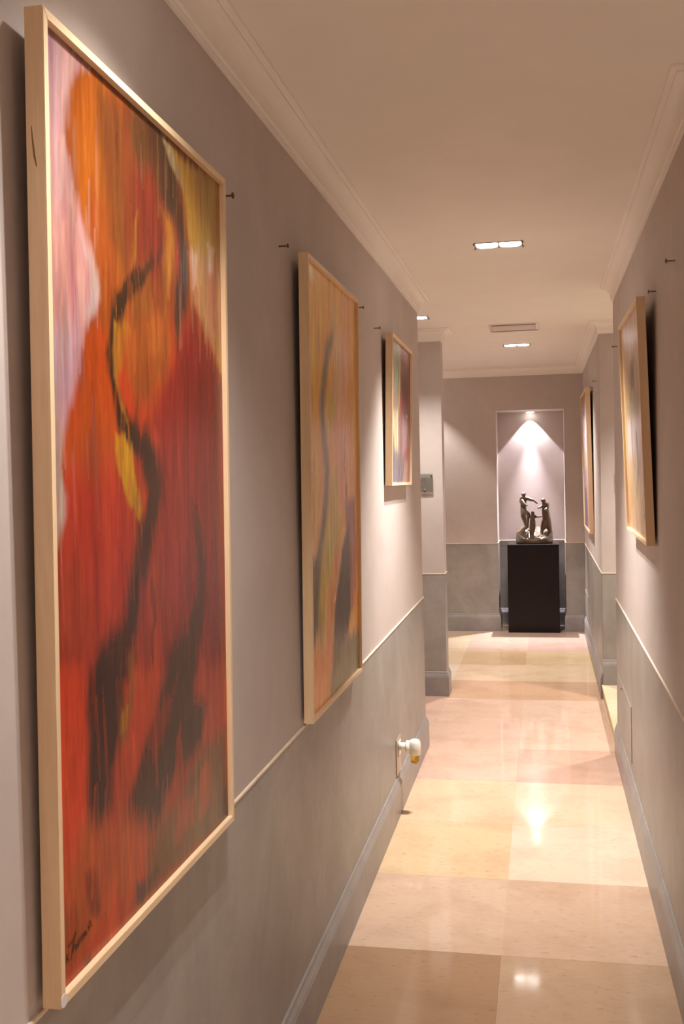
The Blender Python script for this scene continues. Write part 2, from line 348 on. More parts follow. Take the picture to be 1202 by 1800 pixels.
PAINT_MID = (((205, 150, 96)), [
('P',[(-0.073,1.012),(0.663,1.017),(0.634,0.823),(0.292,0.683),(0.243,0.544),(0.164,0.413),(-0.055,0.38)],(202,152,56),0.05,1.0),
('P',[(0.663,1.017),(1.136,1.002),(1.123,0.624),(0.567,0.549),(0.492,0.782)],(204,150,92),0.05,1.0),
('P',[(0.481,0.902),(0.731,0.894),(0.8,0.771),(0.611,0.668),(0.429,0.689)],(206,166,138),0.04,0.9),
('P',[(0.423,0.747),(0.534,0.695),(0.475,0.648),(0.368,0.601),(0.326,0.656),(0.356,0.714)],(184,164,52),0.02,1.0),
('P',[(0.488,0.965),(0.549,0.909),(0.473,0.841),(0.424,0.866)],(170,160,104),0.02,0.6),
('S',[(0.449,0.861,0.018),(0.342,0.815,0.03),(0.287,0.753,0.03),(0.245,0.68,0.035),(0.273,0.612,0.03),(0.326,0.545,0.03),(0.293,0.464,0.03),(0.228,0.386,0.035),(0.156,0.313,0.05),(0.105,0.218,0.05)],(100,92,72),0.022,1.0),
('S',[(0.362,0.658,0.006),(0.393,0.602,0.006),(0.411,0.547,0.005),(0.403,0.477,0.004)],(222,190,140),0.006,0.8),
('P',[(0.411,0.547),(0.594,0.55),(0.626,0.406),(0.535,0.325),(0.332,0.28),(0.233,0.21),(0.163,0.154),(0.149,0.24),(0.226,0.361),(0.35,0.437)],(182,160,66),0.03,1.0),
('P',[(0.552,0.636),(0.715,0.612),(0.677,0.463),(0.577,0.435),(0.534,0.506)],(206,140,118),0.03,0.9),
('S',[(0.742,0.689,0.003),(0.701,0.611,0.006),(0.691,0.551,0.007),(0.736,0.478,0.007),(0.766,0.404,0.01)],(92,66,64),0.006,1.0),
('P',[(0.803,0.614),(0.92,0.586),(0.936,0.432),(0.803,0.448)],(212,150,108),0.02,0.8),
('P',[(0.691,0.463),(0.93,0.478),(0.958,0.31),(0.856,0.256),(0.723,0.318)],(140,92,104),0.025,1.0),
('P',[(0.434,0.328),(0.593,0.364),(0.557,0.297),(0.445,0.222),(0.362,0.139),(0.225,0.125),(0.302,0.218)],(208,140,86),0.02,1.0),
('P',[(0.617,0.343),(0.766,0.404),(0.808,0.315),(0.811,0.173),(0.685,0.1),(0.422,0.046),(0.408,0.122),(0.469,0.221)],(82,66,64),0.018,1.0),
('S',[(0.651,0.391,0.004),(0.561,0.324,0.006),(0.502,0.272,0.005),(0.445,0.222,0.004)],(226,192,160),0.004,0.9),
('P',[(0.802,0.359),(0.939,0.371),(0.934,0.194),(0.811,0.173)],(156,92,84),0.02,0.9),
('P',[(0.88,0.226),(1.014,0.204),(1.01,0.116),(0.884,0.097)],(190,134,58),0.015,1.0),
('P',[(0.033,0.354),(0.158,0.337),(0.145,0.192),(0.058,0.128),(0.009,0.133)],(92,76,44),0.022,1.0),
('P',[(0.149,0.24),(0.256,0.208),(0.225,0.125),(0.11,0.147)],(160,136,48),0.02,0.9),
('P',[(-0.02,0.135),(0.203,0.127),(0.384,0.124),(0.425,0.071),(0.346,-0.0),(-0.001,-0.011)],(208,124,50),0.03,1.0),
('P',[(0.275,0.182),(0.433,0.133),(0.398,0.049),(0.314,0.021)],(204,128,84),0.02,0.8),
('P',[(0.454,0.106),(1.057,0.113),(1.044,-0.013),(0.322,-0.004),(0.351,0.041)],(112,104,84),0.025,1.0),
('P',[(0.408,0.122),(0.535,0.151),(0.549,0.072),(0.398,0.049)],(104,78,52),0.02,0.8),
('P',[(0.665,0.142),(0.855,0.1),(0.76,0.053),(0.602,0.08)],(112,88,74),0.02,0.7),
('P',[(0.021,0.986),(0.099,0.993),(0.142,0.97),(0.041,0.963)],(232,205,170),0.02,0.7)])  # lamp highlight painted on the top near corner
PAINT_SMALL = (((140, 92, 86)), [
('P',[(-0.057,1.008),(0.489,1.011),(0.495,0.534),(-0.058,0.465)],(156,148,112),0.03,1.0),
('P',[(0.029,0.988),(0.361,0.988),(0.361,0.924),(0.029,0.912)],(188,160,150),0.02,0.7),
('P',[(0.058,0.88),(0.362,0.884),(0.332,0.647),(0.058,0.627)],(142,146,118),0.02,0.9),
('P',[(0.029,0.625),(0.364,0.69),(0.365,0.527),(0.0,0.467)],(140,122,104),0.03,0.8),
('S',[(0.424,0.971,0.008),(0.427,0.776,0.009),(0.396,0.61,0.012),(0.365,0.486,0.01)],(216,166,112),0.01,1.0),
('P',[(0.489,1.002),(1.048,1.005),(1.061,0.565),(0.496,0.45)],(138,70,64),0.03,1.0),
('P',[(0.521,1.014),(0.759,1.008),(0.622,0.951),(0.457,0.958)],(150,50,60),0.02,0.8),
('P',[(0.69,0.975),(1.012,0.975),(1.013,0.914),(0.692,0.883)],(178,120,122),0.02,0.8),
('P',[(0.624,0.835),(0.869,0.836),(0.836,0.682),(0.627,0.668)],(92,56,52),0.02,0.9),
('P',[(0.428,0.654),(0.766,0.634),(0.699,0.502),(0.429,0.53)],(160,66,66),0.02,0.8),
('P',[(0.0,0.491),(0.365,0.527),(0.401,0.196),(0.0,0.192)],(176,158,122),0.03,1.0),
('S',[(0.118,0.473,0.01),(0.179,0.356,0.012),(0.241,0.235,0.012)],(216,190,150),0.012,0.9),
('S',[(0.302,0.499,0.008),(0.303,0.36,0.01),(0.336,0.196,0.008)],(226,206,176),0.008,0.9),
('S',[(0.059,0.431,0.008),(0.149,0.274,0.008),(0.211,0.153,0.007)],(150,100,54),0.008,0.8),
('P',[(-0.058,0.309),(0.149,0.274),(0.243,-0.012),(-0.058,-0.015)],(98,98,110),0.03,1.0),
('P',[(0.179,0.234),(0.634,0.242),(0.638,-0.009),(0.181,-0.011)],(118,104,106),0.03,0.9),
('S',[(0.464,0.407,0.008),(0.499,0.24,0.01),(0.467,0.113,0.012)],(92,70,70),0.012,0.8),
('P',[(0.562,0.495),(1.025,0.474),(0.995,0.204),(0.566,0.198)],(176,124,118),0.03,1.0),
('P',[(0.669,0.243),(0.993,0.267),(0.996,0.136),(0.706,0.122)],(168,84,74),0.02,0.8),
('P',[(0.705,0.148),(0.921,0.176),(0.888,-0.003),(0.604,-0.008)],(196,150,134),0.02,0.9),
('P',[(0.0,0.112),(0.501,0.087),(0.638,-0.017),(0.0,-0.008)],(122,112,128),0.03,0.8),
('S',[(0.94,0.907,0.008),(0.946,0.646,0.008),(0.95,0.492,0.008)],(190,110,70),0.008,0.8)])
PAINT_RIGHT = (((206, 168, 124)), [
('P',[(-0.146,1.064),(1.129,1.004),(1.104,0.84),(-0.057,0.909)],(210,172,150),0.05,1.0),
('P',[(0.149,0.955),(1.021,0.92),(1.008,0.836),(0.195,0.889)],(232,214,204),0.03,0.8),
('P',[(0.146,0.809),(0.457,0.788),(0.456,0.523),(0.063,0.531)],(190,160,110),0.03,0.8),
('P',[(0.457,0.788),(0.699,0.823),(0.615,0.674),(0.457,0.655)],(112,96,76),0.025,0.9),
('P',[(0.726,0.872),(0.921,0.856),(0.981,0.608),(0.724,0.618)],(200,172,140),0.03,0.8),
('P',[(0.305,0.662),(1.054,0.629),(1.035,0.534),(0.235,0.541)],(178,152,108),0.03,0.8),
('P',[(0.146,0.529),(1.065,0.533),(1.039,0.367),(0.13,0.362)],(226,202,190),0.04,0.9),
('S',[(0.382,0.524,0.02),(0.381,0.39,0.02),(0.411,0.311,0.015)],(150,130,124),0.02,0.7),
('S',[(0.627,0.442,0.02),(0.661,0.314,0.022),(0.584,0.236,0.018),(0.513,0.169,0.008)],(116,106,98),0.02,0.9),
('P',[(0.803,0.515),(1.053,0.51),(1.001,0.176),(0.748,0.166)],(222,186,160),0.03,0.8),
('P',[(0.055,0.306),(0.396,0.284),(0.44,0.101),(-0.003,-0.006)],(200,160,110),0.03,0.9),
('P',[(0.433,0.153),(1.119,0.181),(1.052,-0.01),(-0.007,-0.012)],(214,174,132),0.03,0.9),
('S',[(0.839,0.098,0.006),(0.837,0.093,0.006)],(90,84,90),0.004,0.9)])
PAINT_FAR = (((186, 160, 170)), [
('P',[(-0.207,1.047),(1.238,1.018),(1.067,0.878),(-0.065,0.871)],(176,130,90),0.05,1.0),
('P',[(0.066,0.91),(1.018,0.917),(1.002,0.784),(0.053,0.782)],(164,124,136),0.05,0.9),
('P',[(0.088,0.824),(1.103,0.82),(1.01,0.569),(0.026,0.52)],(222,208,214),0.05,1.0),
('S',[(0.715,0.83,0.04),(0.724,0.73,0.045),(0.718,0.609,0.03)],(140,124,170),0.04,0.9),
('P',[(0.158,0.565),(1.1,0.589),(1.007,0.449),(0.049,0.43)],(206,180,150),0.05,0.8),
('P',[(0.145,0.432),(1.007,0.449),(0.977,0.284),(0.096,0.25)],(172,146,160),0.05,0.9),
('P',[(0.036,0.293),(0.571,0.285),(0.527,-0.025),(-0.219,-0.029)],(104,92,128),0.05,0.95),
('P',[(0.707,0.359),(1.16,0.331),(1.024,-0.011),(0.53,-0.02)],(200,138,130),0.05,0.9),
('S',[(0.614,0.226,0.03),(0.607,0.093,0.03)],(190,150,120),0.04,0.6)])
SIGNATURE = [[(0.03,0.034),(0.029,0.025)],[(0.039,0.032),(0.031,0.029),(0.04,0.025)],[(0.067,0.048),(0.055,0.036),(0.047,0.024)],[(0.036,0.04),(0.042,0.041),(0.053,0.042),(0.069,0.048)],[(0.062,0.044),(0.059,0.037),(0.055,0.029)],[(0.056,0.032),(0.062,0.036),(0.066,0.035),(0.068,0.029)],[(0.074,0.035),(0.069,0.033),(0.072,0.03),(0.078,0.031),(0.074,0.035)],[(0.08,0.038),(0.081,0.031)],[(0.082,0.035),(0.088,0.039),(0.09,0.032)],[(0.091,0.034),(0.097,0.039),(0.1,0.033)],[(0.109,0.039),(0.103,0.038),(0.104,0.035),(0.111,0.036),(0.11,0.039),(0.113,0.034)],[(0.127,0.045),(0.119,0.041),(0.127,0.039),(0.121,0.037)],[(0.126,0.047),(0.132,0.043),(0.135,0.038)]]

# ------------------------------------------------------------------ floor
floor = struct(obj('floor', boxes(((XFARL, -3, -0.10), (XFARR, 9.76, -0.0012))), M['grout']))
TILE_Y0, TILE_DY, TILE_DX, SEAM = 3.092, 0.5838, 0.4906, -0.1426
rng = random.Random(4)
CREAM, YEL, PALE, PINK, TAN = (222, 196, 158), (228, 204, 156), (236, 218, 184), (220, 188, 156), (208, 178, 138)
ROW_COL = {  # row index -> (left tile, right tile) as they appear, nearest tan rows darkened further for dim light
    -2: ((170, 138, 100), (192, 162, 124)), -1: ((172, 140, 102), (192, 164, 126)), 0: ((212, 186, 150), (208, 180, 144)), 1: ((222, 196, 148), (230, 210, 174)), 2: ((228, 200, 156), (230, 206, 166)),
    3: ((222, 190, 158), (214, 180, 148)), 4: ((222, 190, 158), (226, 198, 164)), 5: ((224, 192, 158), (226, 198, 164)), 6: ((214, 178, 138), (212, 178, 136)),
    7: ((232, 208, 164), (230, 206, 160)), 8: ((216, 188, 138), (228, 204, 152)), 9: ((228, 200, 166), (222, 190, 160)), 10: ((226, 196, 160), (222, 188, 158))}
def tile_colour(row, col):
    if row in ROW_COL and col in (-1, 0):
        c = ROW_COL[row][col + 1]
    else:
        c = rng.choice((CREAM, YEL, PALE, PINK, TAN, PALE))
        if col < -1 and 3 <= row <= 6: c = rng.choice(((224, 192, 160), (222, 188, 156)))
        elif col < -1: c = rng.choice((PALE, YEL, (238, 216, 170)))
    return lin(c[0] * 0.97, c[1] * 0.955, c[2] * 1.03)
def lay(x0, y0, x1, y1):
    for row in range(math.floor((y0 - TILE_Y0) / TILE_DY), math.ceil((y1 - TILE_Y0) / TILE_DY)):
        for col in range(math.floor((x0 - SEAM) / TILE_DX), math.ceil((x1 - SEAM) / TILE_DX)):
            a, b = max(x0, SEAM + col * TILE_DX), min(x1, SEAM + (col + 1) * TILE_DX)
            c, d = max(y0, TILE_Y0 + row * TILE_DY), min(y1, TILE_Y0 + (row + 1) * TILE_DY)
            if b - a < 0.02 or d - c < 0.02: continue
            bm = bmesh.new(); g = 0.0004
            box(bm, (a + g, c + g, -0.010), (b - g, d - g, 0.0), 0.0003)
            t = obj('floor_tile', bm, M['tile'], floor)
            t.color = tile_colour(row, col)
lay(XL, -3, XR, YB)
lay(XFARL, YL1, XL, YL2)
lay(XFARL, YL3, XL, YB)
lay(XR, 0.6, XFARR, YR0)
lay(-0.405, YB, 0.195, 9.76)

raised = struct(obj('floor_2', boxes(((XR - 0.004, YR1, -0.02), (XFARR, YR2, STEP - 0.016))), M['riser']))
for k in range(4):
    a, b = XR - 0.012 + k * 0.47, XR - 0.012 + (k + 1) * 0.47
    for j in range(3):
        c, d = YR1 + j * 0.4283, YR1 + (j + 1) * 0.4283
        bm = bmesh.new(); box(bm, (a + .0005, c + .0005, STEP - 0.016), (min(b, XFARR) - .0005, d - .0005, STEP), 0.001)
        t = obj('floor_tile', bm, M['tile'], raised); t.color = lin(*rng.choice((PALE, (234, 212, 170), (230, 206, 164))))

# ------------------------------------------------------------------ ceiling and walls
ceiling = struct(obj('ceiling', boxes(((XFARL - .15, -3.15, ZC), (XFARR + .15, 9.9, ZC + 0.1))), M['ceiling']))
walls = {}
def wall(name, *bs):
    walls[name] = struct(obj(name, boxes(*bs), M['wall'])); return walls[name]
wall('wall_left', ((XFARL, -3, 0), (XL, YL1, ZC)))
wall('wall_left_far', ((XFARL, YL2, 0), (XL, YL3, ZC)))
wall('wall_right', ((XR, YR0, 0), (XFARR, YR1, ZC)))
wall('wall_right_far', ((XR, YR2, 0), (XFARR, 9.9, ZC)))
wall('wall_right_near', ((XR, -3, 0), (XFARR, 0.6, ZC)))
NX0, NX1, NZ, NY = -0.405, 0.195, 1.991, 9.76
wall('wall_back', ((XFARL, YB, 0), (NX0, 9.9, ZC)), ((NX1, YB, 0), (XR, 9.9, ZC)), ((NX0, YB, NZ), (NX1, 9.9, ZC)), ((NX0, NY, 0), (NX1, 9.9, NZ)))
wall('wall_front', ((XFARL, -3.15, 0), (XFARR, -3, ZC)))
wall('wall_left_end', ((XFARL - .15, -3.15, 0), (XFARL, 9.9, ZC)))
wall('wall_right_end', ((XFARR, -3.15, 0), (XFARR + .15, 9.9, ZC)))

PATHS = {
    'wall_left': [(XL, -3), (XL, YL1), (XFARL, YL1)],
    'wall_left_far': [(XFARL, YL2), (XL, YL2), (XL, YL3), (XFARL, YL3)],
    'wall_back': [(XFARL, YB), (NX0, YB), (NX0, NY), (NX1, NY), (NX1, YB), (XR, YB)],
    'wall_right_far': [(XR, YB), (XR, YR2)],
    'wall_right': [(XFARR, YR1), (XR, YR1), (XR, YR0), (XFARR, YR0)],
}
DADO = [(0, 0.02), (0.0025, 0.02), (0.0025, ZD - 0.006), (0, ZD - 0.006)]
BEAD = [(0, ZD - 0.006), (0.0045, ZD - 0.006), (0.0055, ZD - 0.003), (0.0045, ZD), (0, ZD)]
def baseprof(z0=0.0):
    p = [(0.001, 0), (0.018, 0), (0.018, 0.124), (0.0165, 0.127), (0.0165, 0.130), (0.0145, 0.136), (0.010, 0.146), (0.0085, 0.152), (0.0085, 0.157), (0.006, 0.160), (0.001, 0.160)]
    return [(d, z + z0) for d, z in p]
BASE_NAME = {'wall_left': 'baseboard_left', 'wall_left_far': 'baseboard_left_far', 'wall_back': 'baseboard_back', 'wall_right_far': 'baseboard_right_far', 'wall_right': 'baseboard_right'}
for n, path in PATHS.items():
    obj('dado_panel', sweep(path, DADO), M['dado'], walls[n])
    obj('dado_bead', sweep(path, BEAD), M['bead'], walls[n])
    bp = path
    if n == 'wall_right': bp = path[1:]
    struct(obj(BASE_NAME[n], sweep(bp, baseprof()), M['base']))
jp = [(XR, YR2), (XFARR, YR2)]
obj('dado_panel', sweep(jp, DADO), M['dado'], walls['wall_right_far'])
obj('dado_bead', sweep(jp, BEAD), M['bead'], walls['wall_right_far'])
struct(obj('baseboard_right_jamb', sweep([(XR - 0.002, YR2), (XFARR, YR2)], [(d, z) for d, z in baseprof(STEP)]), M['base']))
sp = [(XFARR, YR1), (XR, YR1)]
struct(obj('baseboard_right_end', sweep(sp, baseprof(STEP)), M['base']))

CORN = [(0, ZCORN), (0.008, ZCORN), (0.0085, ZCORN + 0.004), (0.0085, ZCORN + 0.012), (0.0115, ZCORN + 0.0135)]
for k in range(0, 9):                            # cove
    a = k / 8 * math.pi / 2
    CORN.append((0.0125 + 0.031 * (1 - math.cos(a)), ZCORN + 0.0165 + 0.046 * math.sin(a)))
CORN += [(0.0465, ZCORN + 0.0625), (0.0465, ZCORN + 0.068), (0.052, ZCORN + 0.069), (0.0585, ZCORN + 0.0715), (0.0600, ZCORN + 0.074), (0.0600, ZC + 0.0005), (0, ZC + 0.0005)]
CPATHS = [PATHS['wall_left'], PATHS['wall_left_far'], [(XFARL, YB), (XR, YB), (XR, YR2), (XFARR, YR2)], PATHS['wall_right']]
for i, p in enumerate(CPATHS):
    struct(obj('trim_%d' % (i + 1), sweep(p, CORN), M['cornice']))

# flush access panels let into the dado of the right-hand walls
def access_panel(parent, y0, y1, z0, z1, knob=True):
    bm = bmesh.new(); box(bm, (XR - 0.0062, y0, z0), (XR - 0.0024, y1, z1), 0.0012)
    p = obj('access_panel', bm, M['dado'], parent)
    if knob:
        bm = bmesh.new(); lathe(bm, [(0.006, XR - 0.0062), (0.006, XR - 0.0095), (0.003, XR - 0.011)], 12, 'x', (0, y1 - 0.2, z1 - 0.03))
        obj('latch_knob', bm, M['fixture'], p)
access_panel(walls['wall_right'], 4.50, 5.21, 0.20, 0.445)
access_panel(walls['wall_right_far'], 8.62, 9.30, 0.185, 0.40)

# ------------------------------------------------------------------ downlights
def spot(name, loc, watts, parent, angle, blend, col, radius):
    l = bpy.data.lights.new(name, 'SPOT'); l.energy = watts; l.color = col
    l.spot_size = math.radians(angle); l.spot_blend = blend; l.shadow_soft_size = radius
    o = bpy.data.objects.new(name, l); C.objects.link(o); o.location = loc; o.parent = parent
    return o
LAMP_TEXT = ['twin square halogen downlight in the corridor ceiling between the near paintings', 'smaller-looking twin downlight in the ceiling beyond the air vent, near the niche',
             'bright downlight at the top end of the left wall, over the side passage', 'twin downlight over the largest red painting, above the top of the photo',
             'twin downlight in the left branch before the niche wall', 'twin downlight over the raised floor right of the step',
             'twin downlight in the near right passage', 'added twin downlight, unseen behind the viewpoint']
for (x, y, wt, ang, soft), text in zip(LAMPS, LAMP_TEXT):
    t = tag(empty('twin_downlight', (x, y, ZC)), text, 'ceiling light', 'recessed twin downlights')
    bm = bmesh.new()
    H, Wd, z0, z1 = 0.049, 0.096, -0.003, 0.0
    for a, b in (((-Wd, -H, z0), (Wd, -H + 0.005, z1)), ((-Wd, H - 0.005, z0), (Wd, H, z1)), ((-Wd, -H + 0.005, z0), (-Wd + 0.006, H - 0.005, z1)),
                 ((Wd - 0.006, -H + 0.005, z0), (Wd, H - 0.005, z1)), ((-0.003, -H + 0.005, z0), (0.003, H - 0.005, z1))):
        box(bm, a, b, 0.001)
    obj('bezel', bm, M['fixture'], t)
    for s in (-1, 1):
        for e in (-1, 1):
            bm = bmesh.new(); box(bm, (s * 0.0965 - 0.003, e * 0.043 - 0.006, -0.008), (s * 0.0965 + 0.003, e * 0.043 + 0.006, -0.003), 0.001)
            obj('clip', bm, M['ink'], t)
    for s in (-1, 1):
        bm = bmesh.new()
        g = bmesh.ops.create_uvsphere(bm, u_segments=20, v_segments=8, radius=1)
        for v in bm.verts:
            q = v.co
            f = max(abs(q.x), abs(q.y)); r_ = math.hypot(q.x, q.y)
            k = (r_ / f) ** 0.75 if f > 1e-6 else 1                       # rounded square
            v.co = Vector((s * 0.0465 + q.x * k * 0.0425, q.y * k * 0.0430, -0.0022 + q.z * 0.0060))
        obj('lens', bm, M['lens'], t, True)
        spot('lamp', (s * 0.046, 0, -0.022), wt, t, ang, soft, WARM, 0.014)

# round downlight in the niche soffit
nl = tag(empty('niche_downlight', (-0.105, 9.70, NZ)), 'small round white downlight in the top of the lit niche', 'ceiling light')
bm = bmesh.new(); lathe(bm, [(0.030, -0.001), (0.030, -0.006), (0.044, -0.007), (0.047, -0.003), (0.047, 0.0)], 28)
obj('bezel', bm, M['white_plastic'], nl, True)
bm = bmesh.new(); lathe(bm, [(0.034, -0.0065), (0.030, -0.011), (0.012, -0.014)], 24)
obj('lens', bm, M['lens'], nl, True)
spot('lamp', (0, 0, -0.018), NICHE_WIDE, nl, 82, 0.10, COOL, 0.012)
spot('lamp', (0, 0, -0.018), NICHE_NARROW, nl, 54, 1.0, COOL, 0.012).rotation_euler = (math.radians(-14), 0, 0)

# ------------------------------------------------------------------ air vent
v = tag(empty('air_vent', (-0.165, 6.74, ZC)), 'square pale louvred air vent in the corridor ceiling between the two downlights', 'vent')
bm = bmesh.new(); a = 0.155
for p, q in (((-a, -a, -0.004), (a, -a + 0.018, 0)), ((-a, a - 0.018, -0.012), (a, a, 0)), ((-a, -a + 0.018, -0.006), (-a + 0.018, a - 0.018, 0)), ((a - 0.018, -a + 0.018, -0.006), (a, a - 0.018, 0))):
    box(bm, p, q, 0.002)
obj('frame', bm, M['vent'], v)
bm = bmesh.new(); box(bm, (-a + .018, -a + .018, -0.002), (a - .018, a - .018, 0)); obj('backing', bm, M['vent_dark'], v)
for k in range(3):
    y = -0.085 + k * 0.078
    bm = bmesh.new()
    vs = [(-a + .018, y, -0.0025), (-a + .018, y + 0.034, -0.0085), (-a + .018, y + 0.036, -0.0070), (-a + .018, y + 0.004, -0.0012)]
    A = [bm.verts.new(p) for p in vs]; B = [bm.verts.new((-p[0], p[1], p[2])) for p in vs]
    for i in range(4): bm.faces.new((A[i], A[(i + 1) % 4], B[(i + 1) % 4], B[i]))
    bm.faces.new(A); bm.faces.new(B[::-1])
    obj('slat', bm, M['vent'], v)

# ------------------------------------------------------------------ paintings
def vnoise(x, y, seed):
    r = np.random.RandomState(seed); T = r.rand(64, 64)
    xi = np.floor(x).astype(int); yi = np.floor(y).astype(int); fx = x - xi; fy = y - yi
    fx = fx * fx * (3 - 2 * fx); fy = fy * fy * (3 - 2 * fy)
    g = lambda i, j: T[i % 64, j % 64]
    return (g(xi, yi) * (1 - fx) + g(xi + 1, yi) * fx) * (1 - fy) + (g(xi, yi + 1) * (1 - fx) + g(xi + 1, yi + 1) * fx) * fy - 0.5
def seg_dist(px, py, ax, ay, bx, by):
    dx, dy = bx - ax, by - ay; L = dx * dx + dy * dy + 1e-12
    t = np.clip(((px - ax) * dx + (py - ay) * dy) / L, 0, 1)
    return np.hypot(px - ax - t * dx, py - ay - t * dy), t
def paint(width, height, nx, ny, data, gain, seed, rough=1.0, dabs=300):
    base, layers = data
    u, vv = np.meshgrid(np.linspace(0, 1, nx), np.linspace(0, 1, ny))
    X = (u * width).ravel(); Y = (vv * height).ravel()
    col = np.tile(srgb(base), (X.size, 1))
    for i, (kind, pts, c, soft, op) in enumerate(layers):
        s = seed + i
        wx = X + rough * (0.012 * vnoise(X * 22, Y * 9, s) + 0.010 * vnoise(X * 90, Y * 30, s + 50))
        wy = Y + rough * (0.016 * vnoise(X * 60, Y * 8, s + 90) + 0.012 * vnoise(X * 180, Y * 20, s + 130))
        P = [(p[0] * width, p[1] * height) for p in pts]
        if kind == 'P':
            d = np.full(X.size, 9.0); inside = np.zeros(X.size, bool)
            for (ax, ay), (bx, by) in zip(P, P[1:] + P[:1]):
                d = np.minimum(d, seg_dist(wx, wy, ax, ay, bx, by)[0])
                if abs(by - ay) > 1e-9:
                    inside ^= ((ay > wy) != (by > wy)) & (wx < (bx - ax) * (wy - ay) / (by - ay) + ax)
            sd = np.where(inside, -d, d)
        else:
            sd = np.full(X.size, 9.0)
            for k in range(len(pts) - 1):
                d, t = seg_dist(wx, wy, P[k][0], P[k][1], P[k + 1][0], P[k + 1][1])
                sd = np.minimum(sd, d - (pts[k][2] * (1 - t) + pts[k + 1][2] * t))
        a = np.clip(0.5 - sd / (2 * soft), 0, 1); a = a * a * (3 - 2 * a)
        streak = vnoise(X * 260, Y * 14, s + 200) * 0.5 + vnoise(X * 90, Y * 7, s + 260) * 0.5
        a = np.clip(a * (1 + 1.2 * streak * (1 - a) * rough), 0, 1) * op
        cc = srgb(c) * (1 + 0.35 * streak)[:, None]
        col = col * (1 - a[:, None]) + cc * a[:, None]
    rg = np.random.RandomState(seed + 7)
    for i in range(dabs):                              # short dry brush marks, each a variation on the colour under it
        u0, v0 = rg.rand(), rg.rand(); j = int(v0 * (ny - 1)) * nx + int(u0 * (nx - 1))
        L = rg.uniform(0.03, 0.12) * (0.6 + 0.4 * height); hwid = rg.uniform(0.002, 0.008); tilt = rg.uniform(-0.12, 0.12)
        fct = rg.uniform(0.55, 1.5) * np.array([1.0, rg.uniform(0.8, 1.25), rg.uniform(0.75, 1.25)])
        src = col[j]
        if rg.rand() < 0.5:                            # dragged from a neighbouring colour
            u1 = min(1, max(0, u0 + rg.uniform(-0.16, 0.16))); v1 = min(1, max(0, v0 + rg.uniform(-0.06, 0.06)))
            src = 0.65 * src + 0.35 * col[int(v1 * (ny - 1)) * nx + int(u1 * (nx - 1))]; L *= 1.4
        c = np.clip(src * fct, 0.003, 0.9)
        cx_, cy_ = u0 * width, v0 * height
        m_ = (np.abs(X - cx_) < 0.05 + 0.12 * L) & (np.abs(Y - cy_) < L)
        d, t = seg_dist(X[m_], Y[m_], cx_ - tilt * L / 2, cy_ - L / 2, cx_ + tilt * L / 2, cy_ + L / 2)
        a = np.clip(1 - d / (hwid * (1.2 - np.abs(t - 0.5))), 0, 1) * (0.55 + 0.6 * vnoise(X[m_] * 300, Y[m_] * 30, i)) * 0.75
        col[m_] = col[m_] * (1 - a[:, None]) + c * a[:, None]
    n1 = vnoise(X * 45, Y * 6, seed + 400) + 0.7 * vnoise(X * 120, Y * 15, seed + 401) + 0.5 * vnoise(X * 260, Y * 50, seed + 402)
    n2 = vnoise(X * 30, Y * 5, seed + 403) + 0.8 * vnoise(X * 95, Y * 12, seed + 404)
    k = 1 + 0.30 * n1
    col = col * np.stack([1 + 0.05 * n2, 1 + 0.32 * n2, 1 + 0.10 * n2], 1)
    col = np.clip(col * k[:, None] * np.asarray(gain), 0.002, 0.92)
    return np.concatenate([col, np.ones((X.size, 1))], 1)

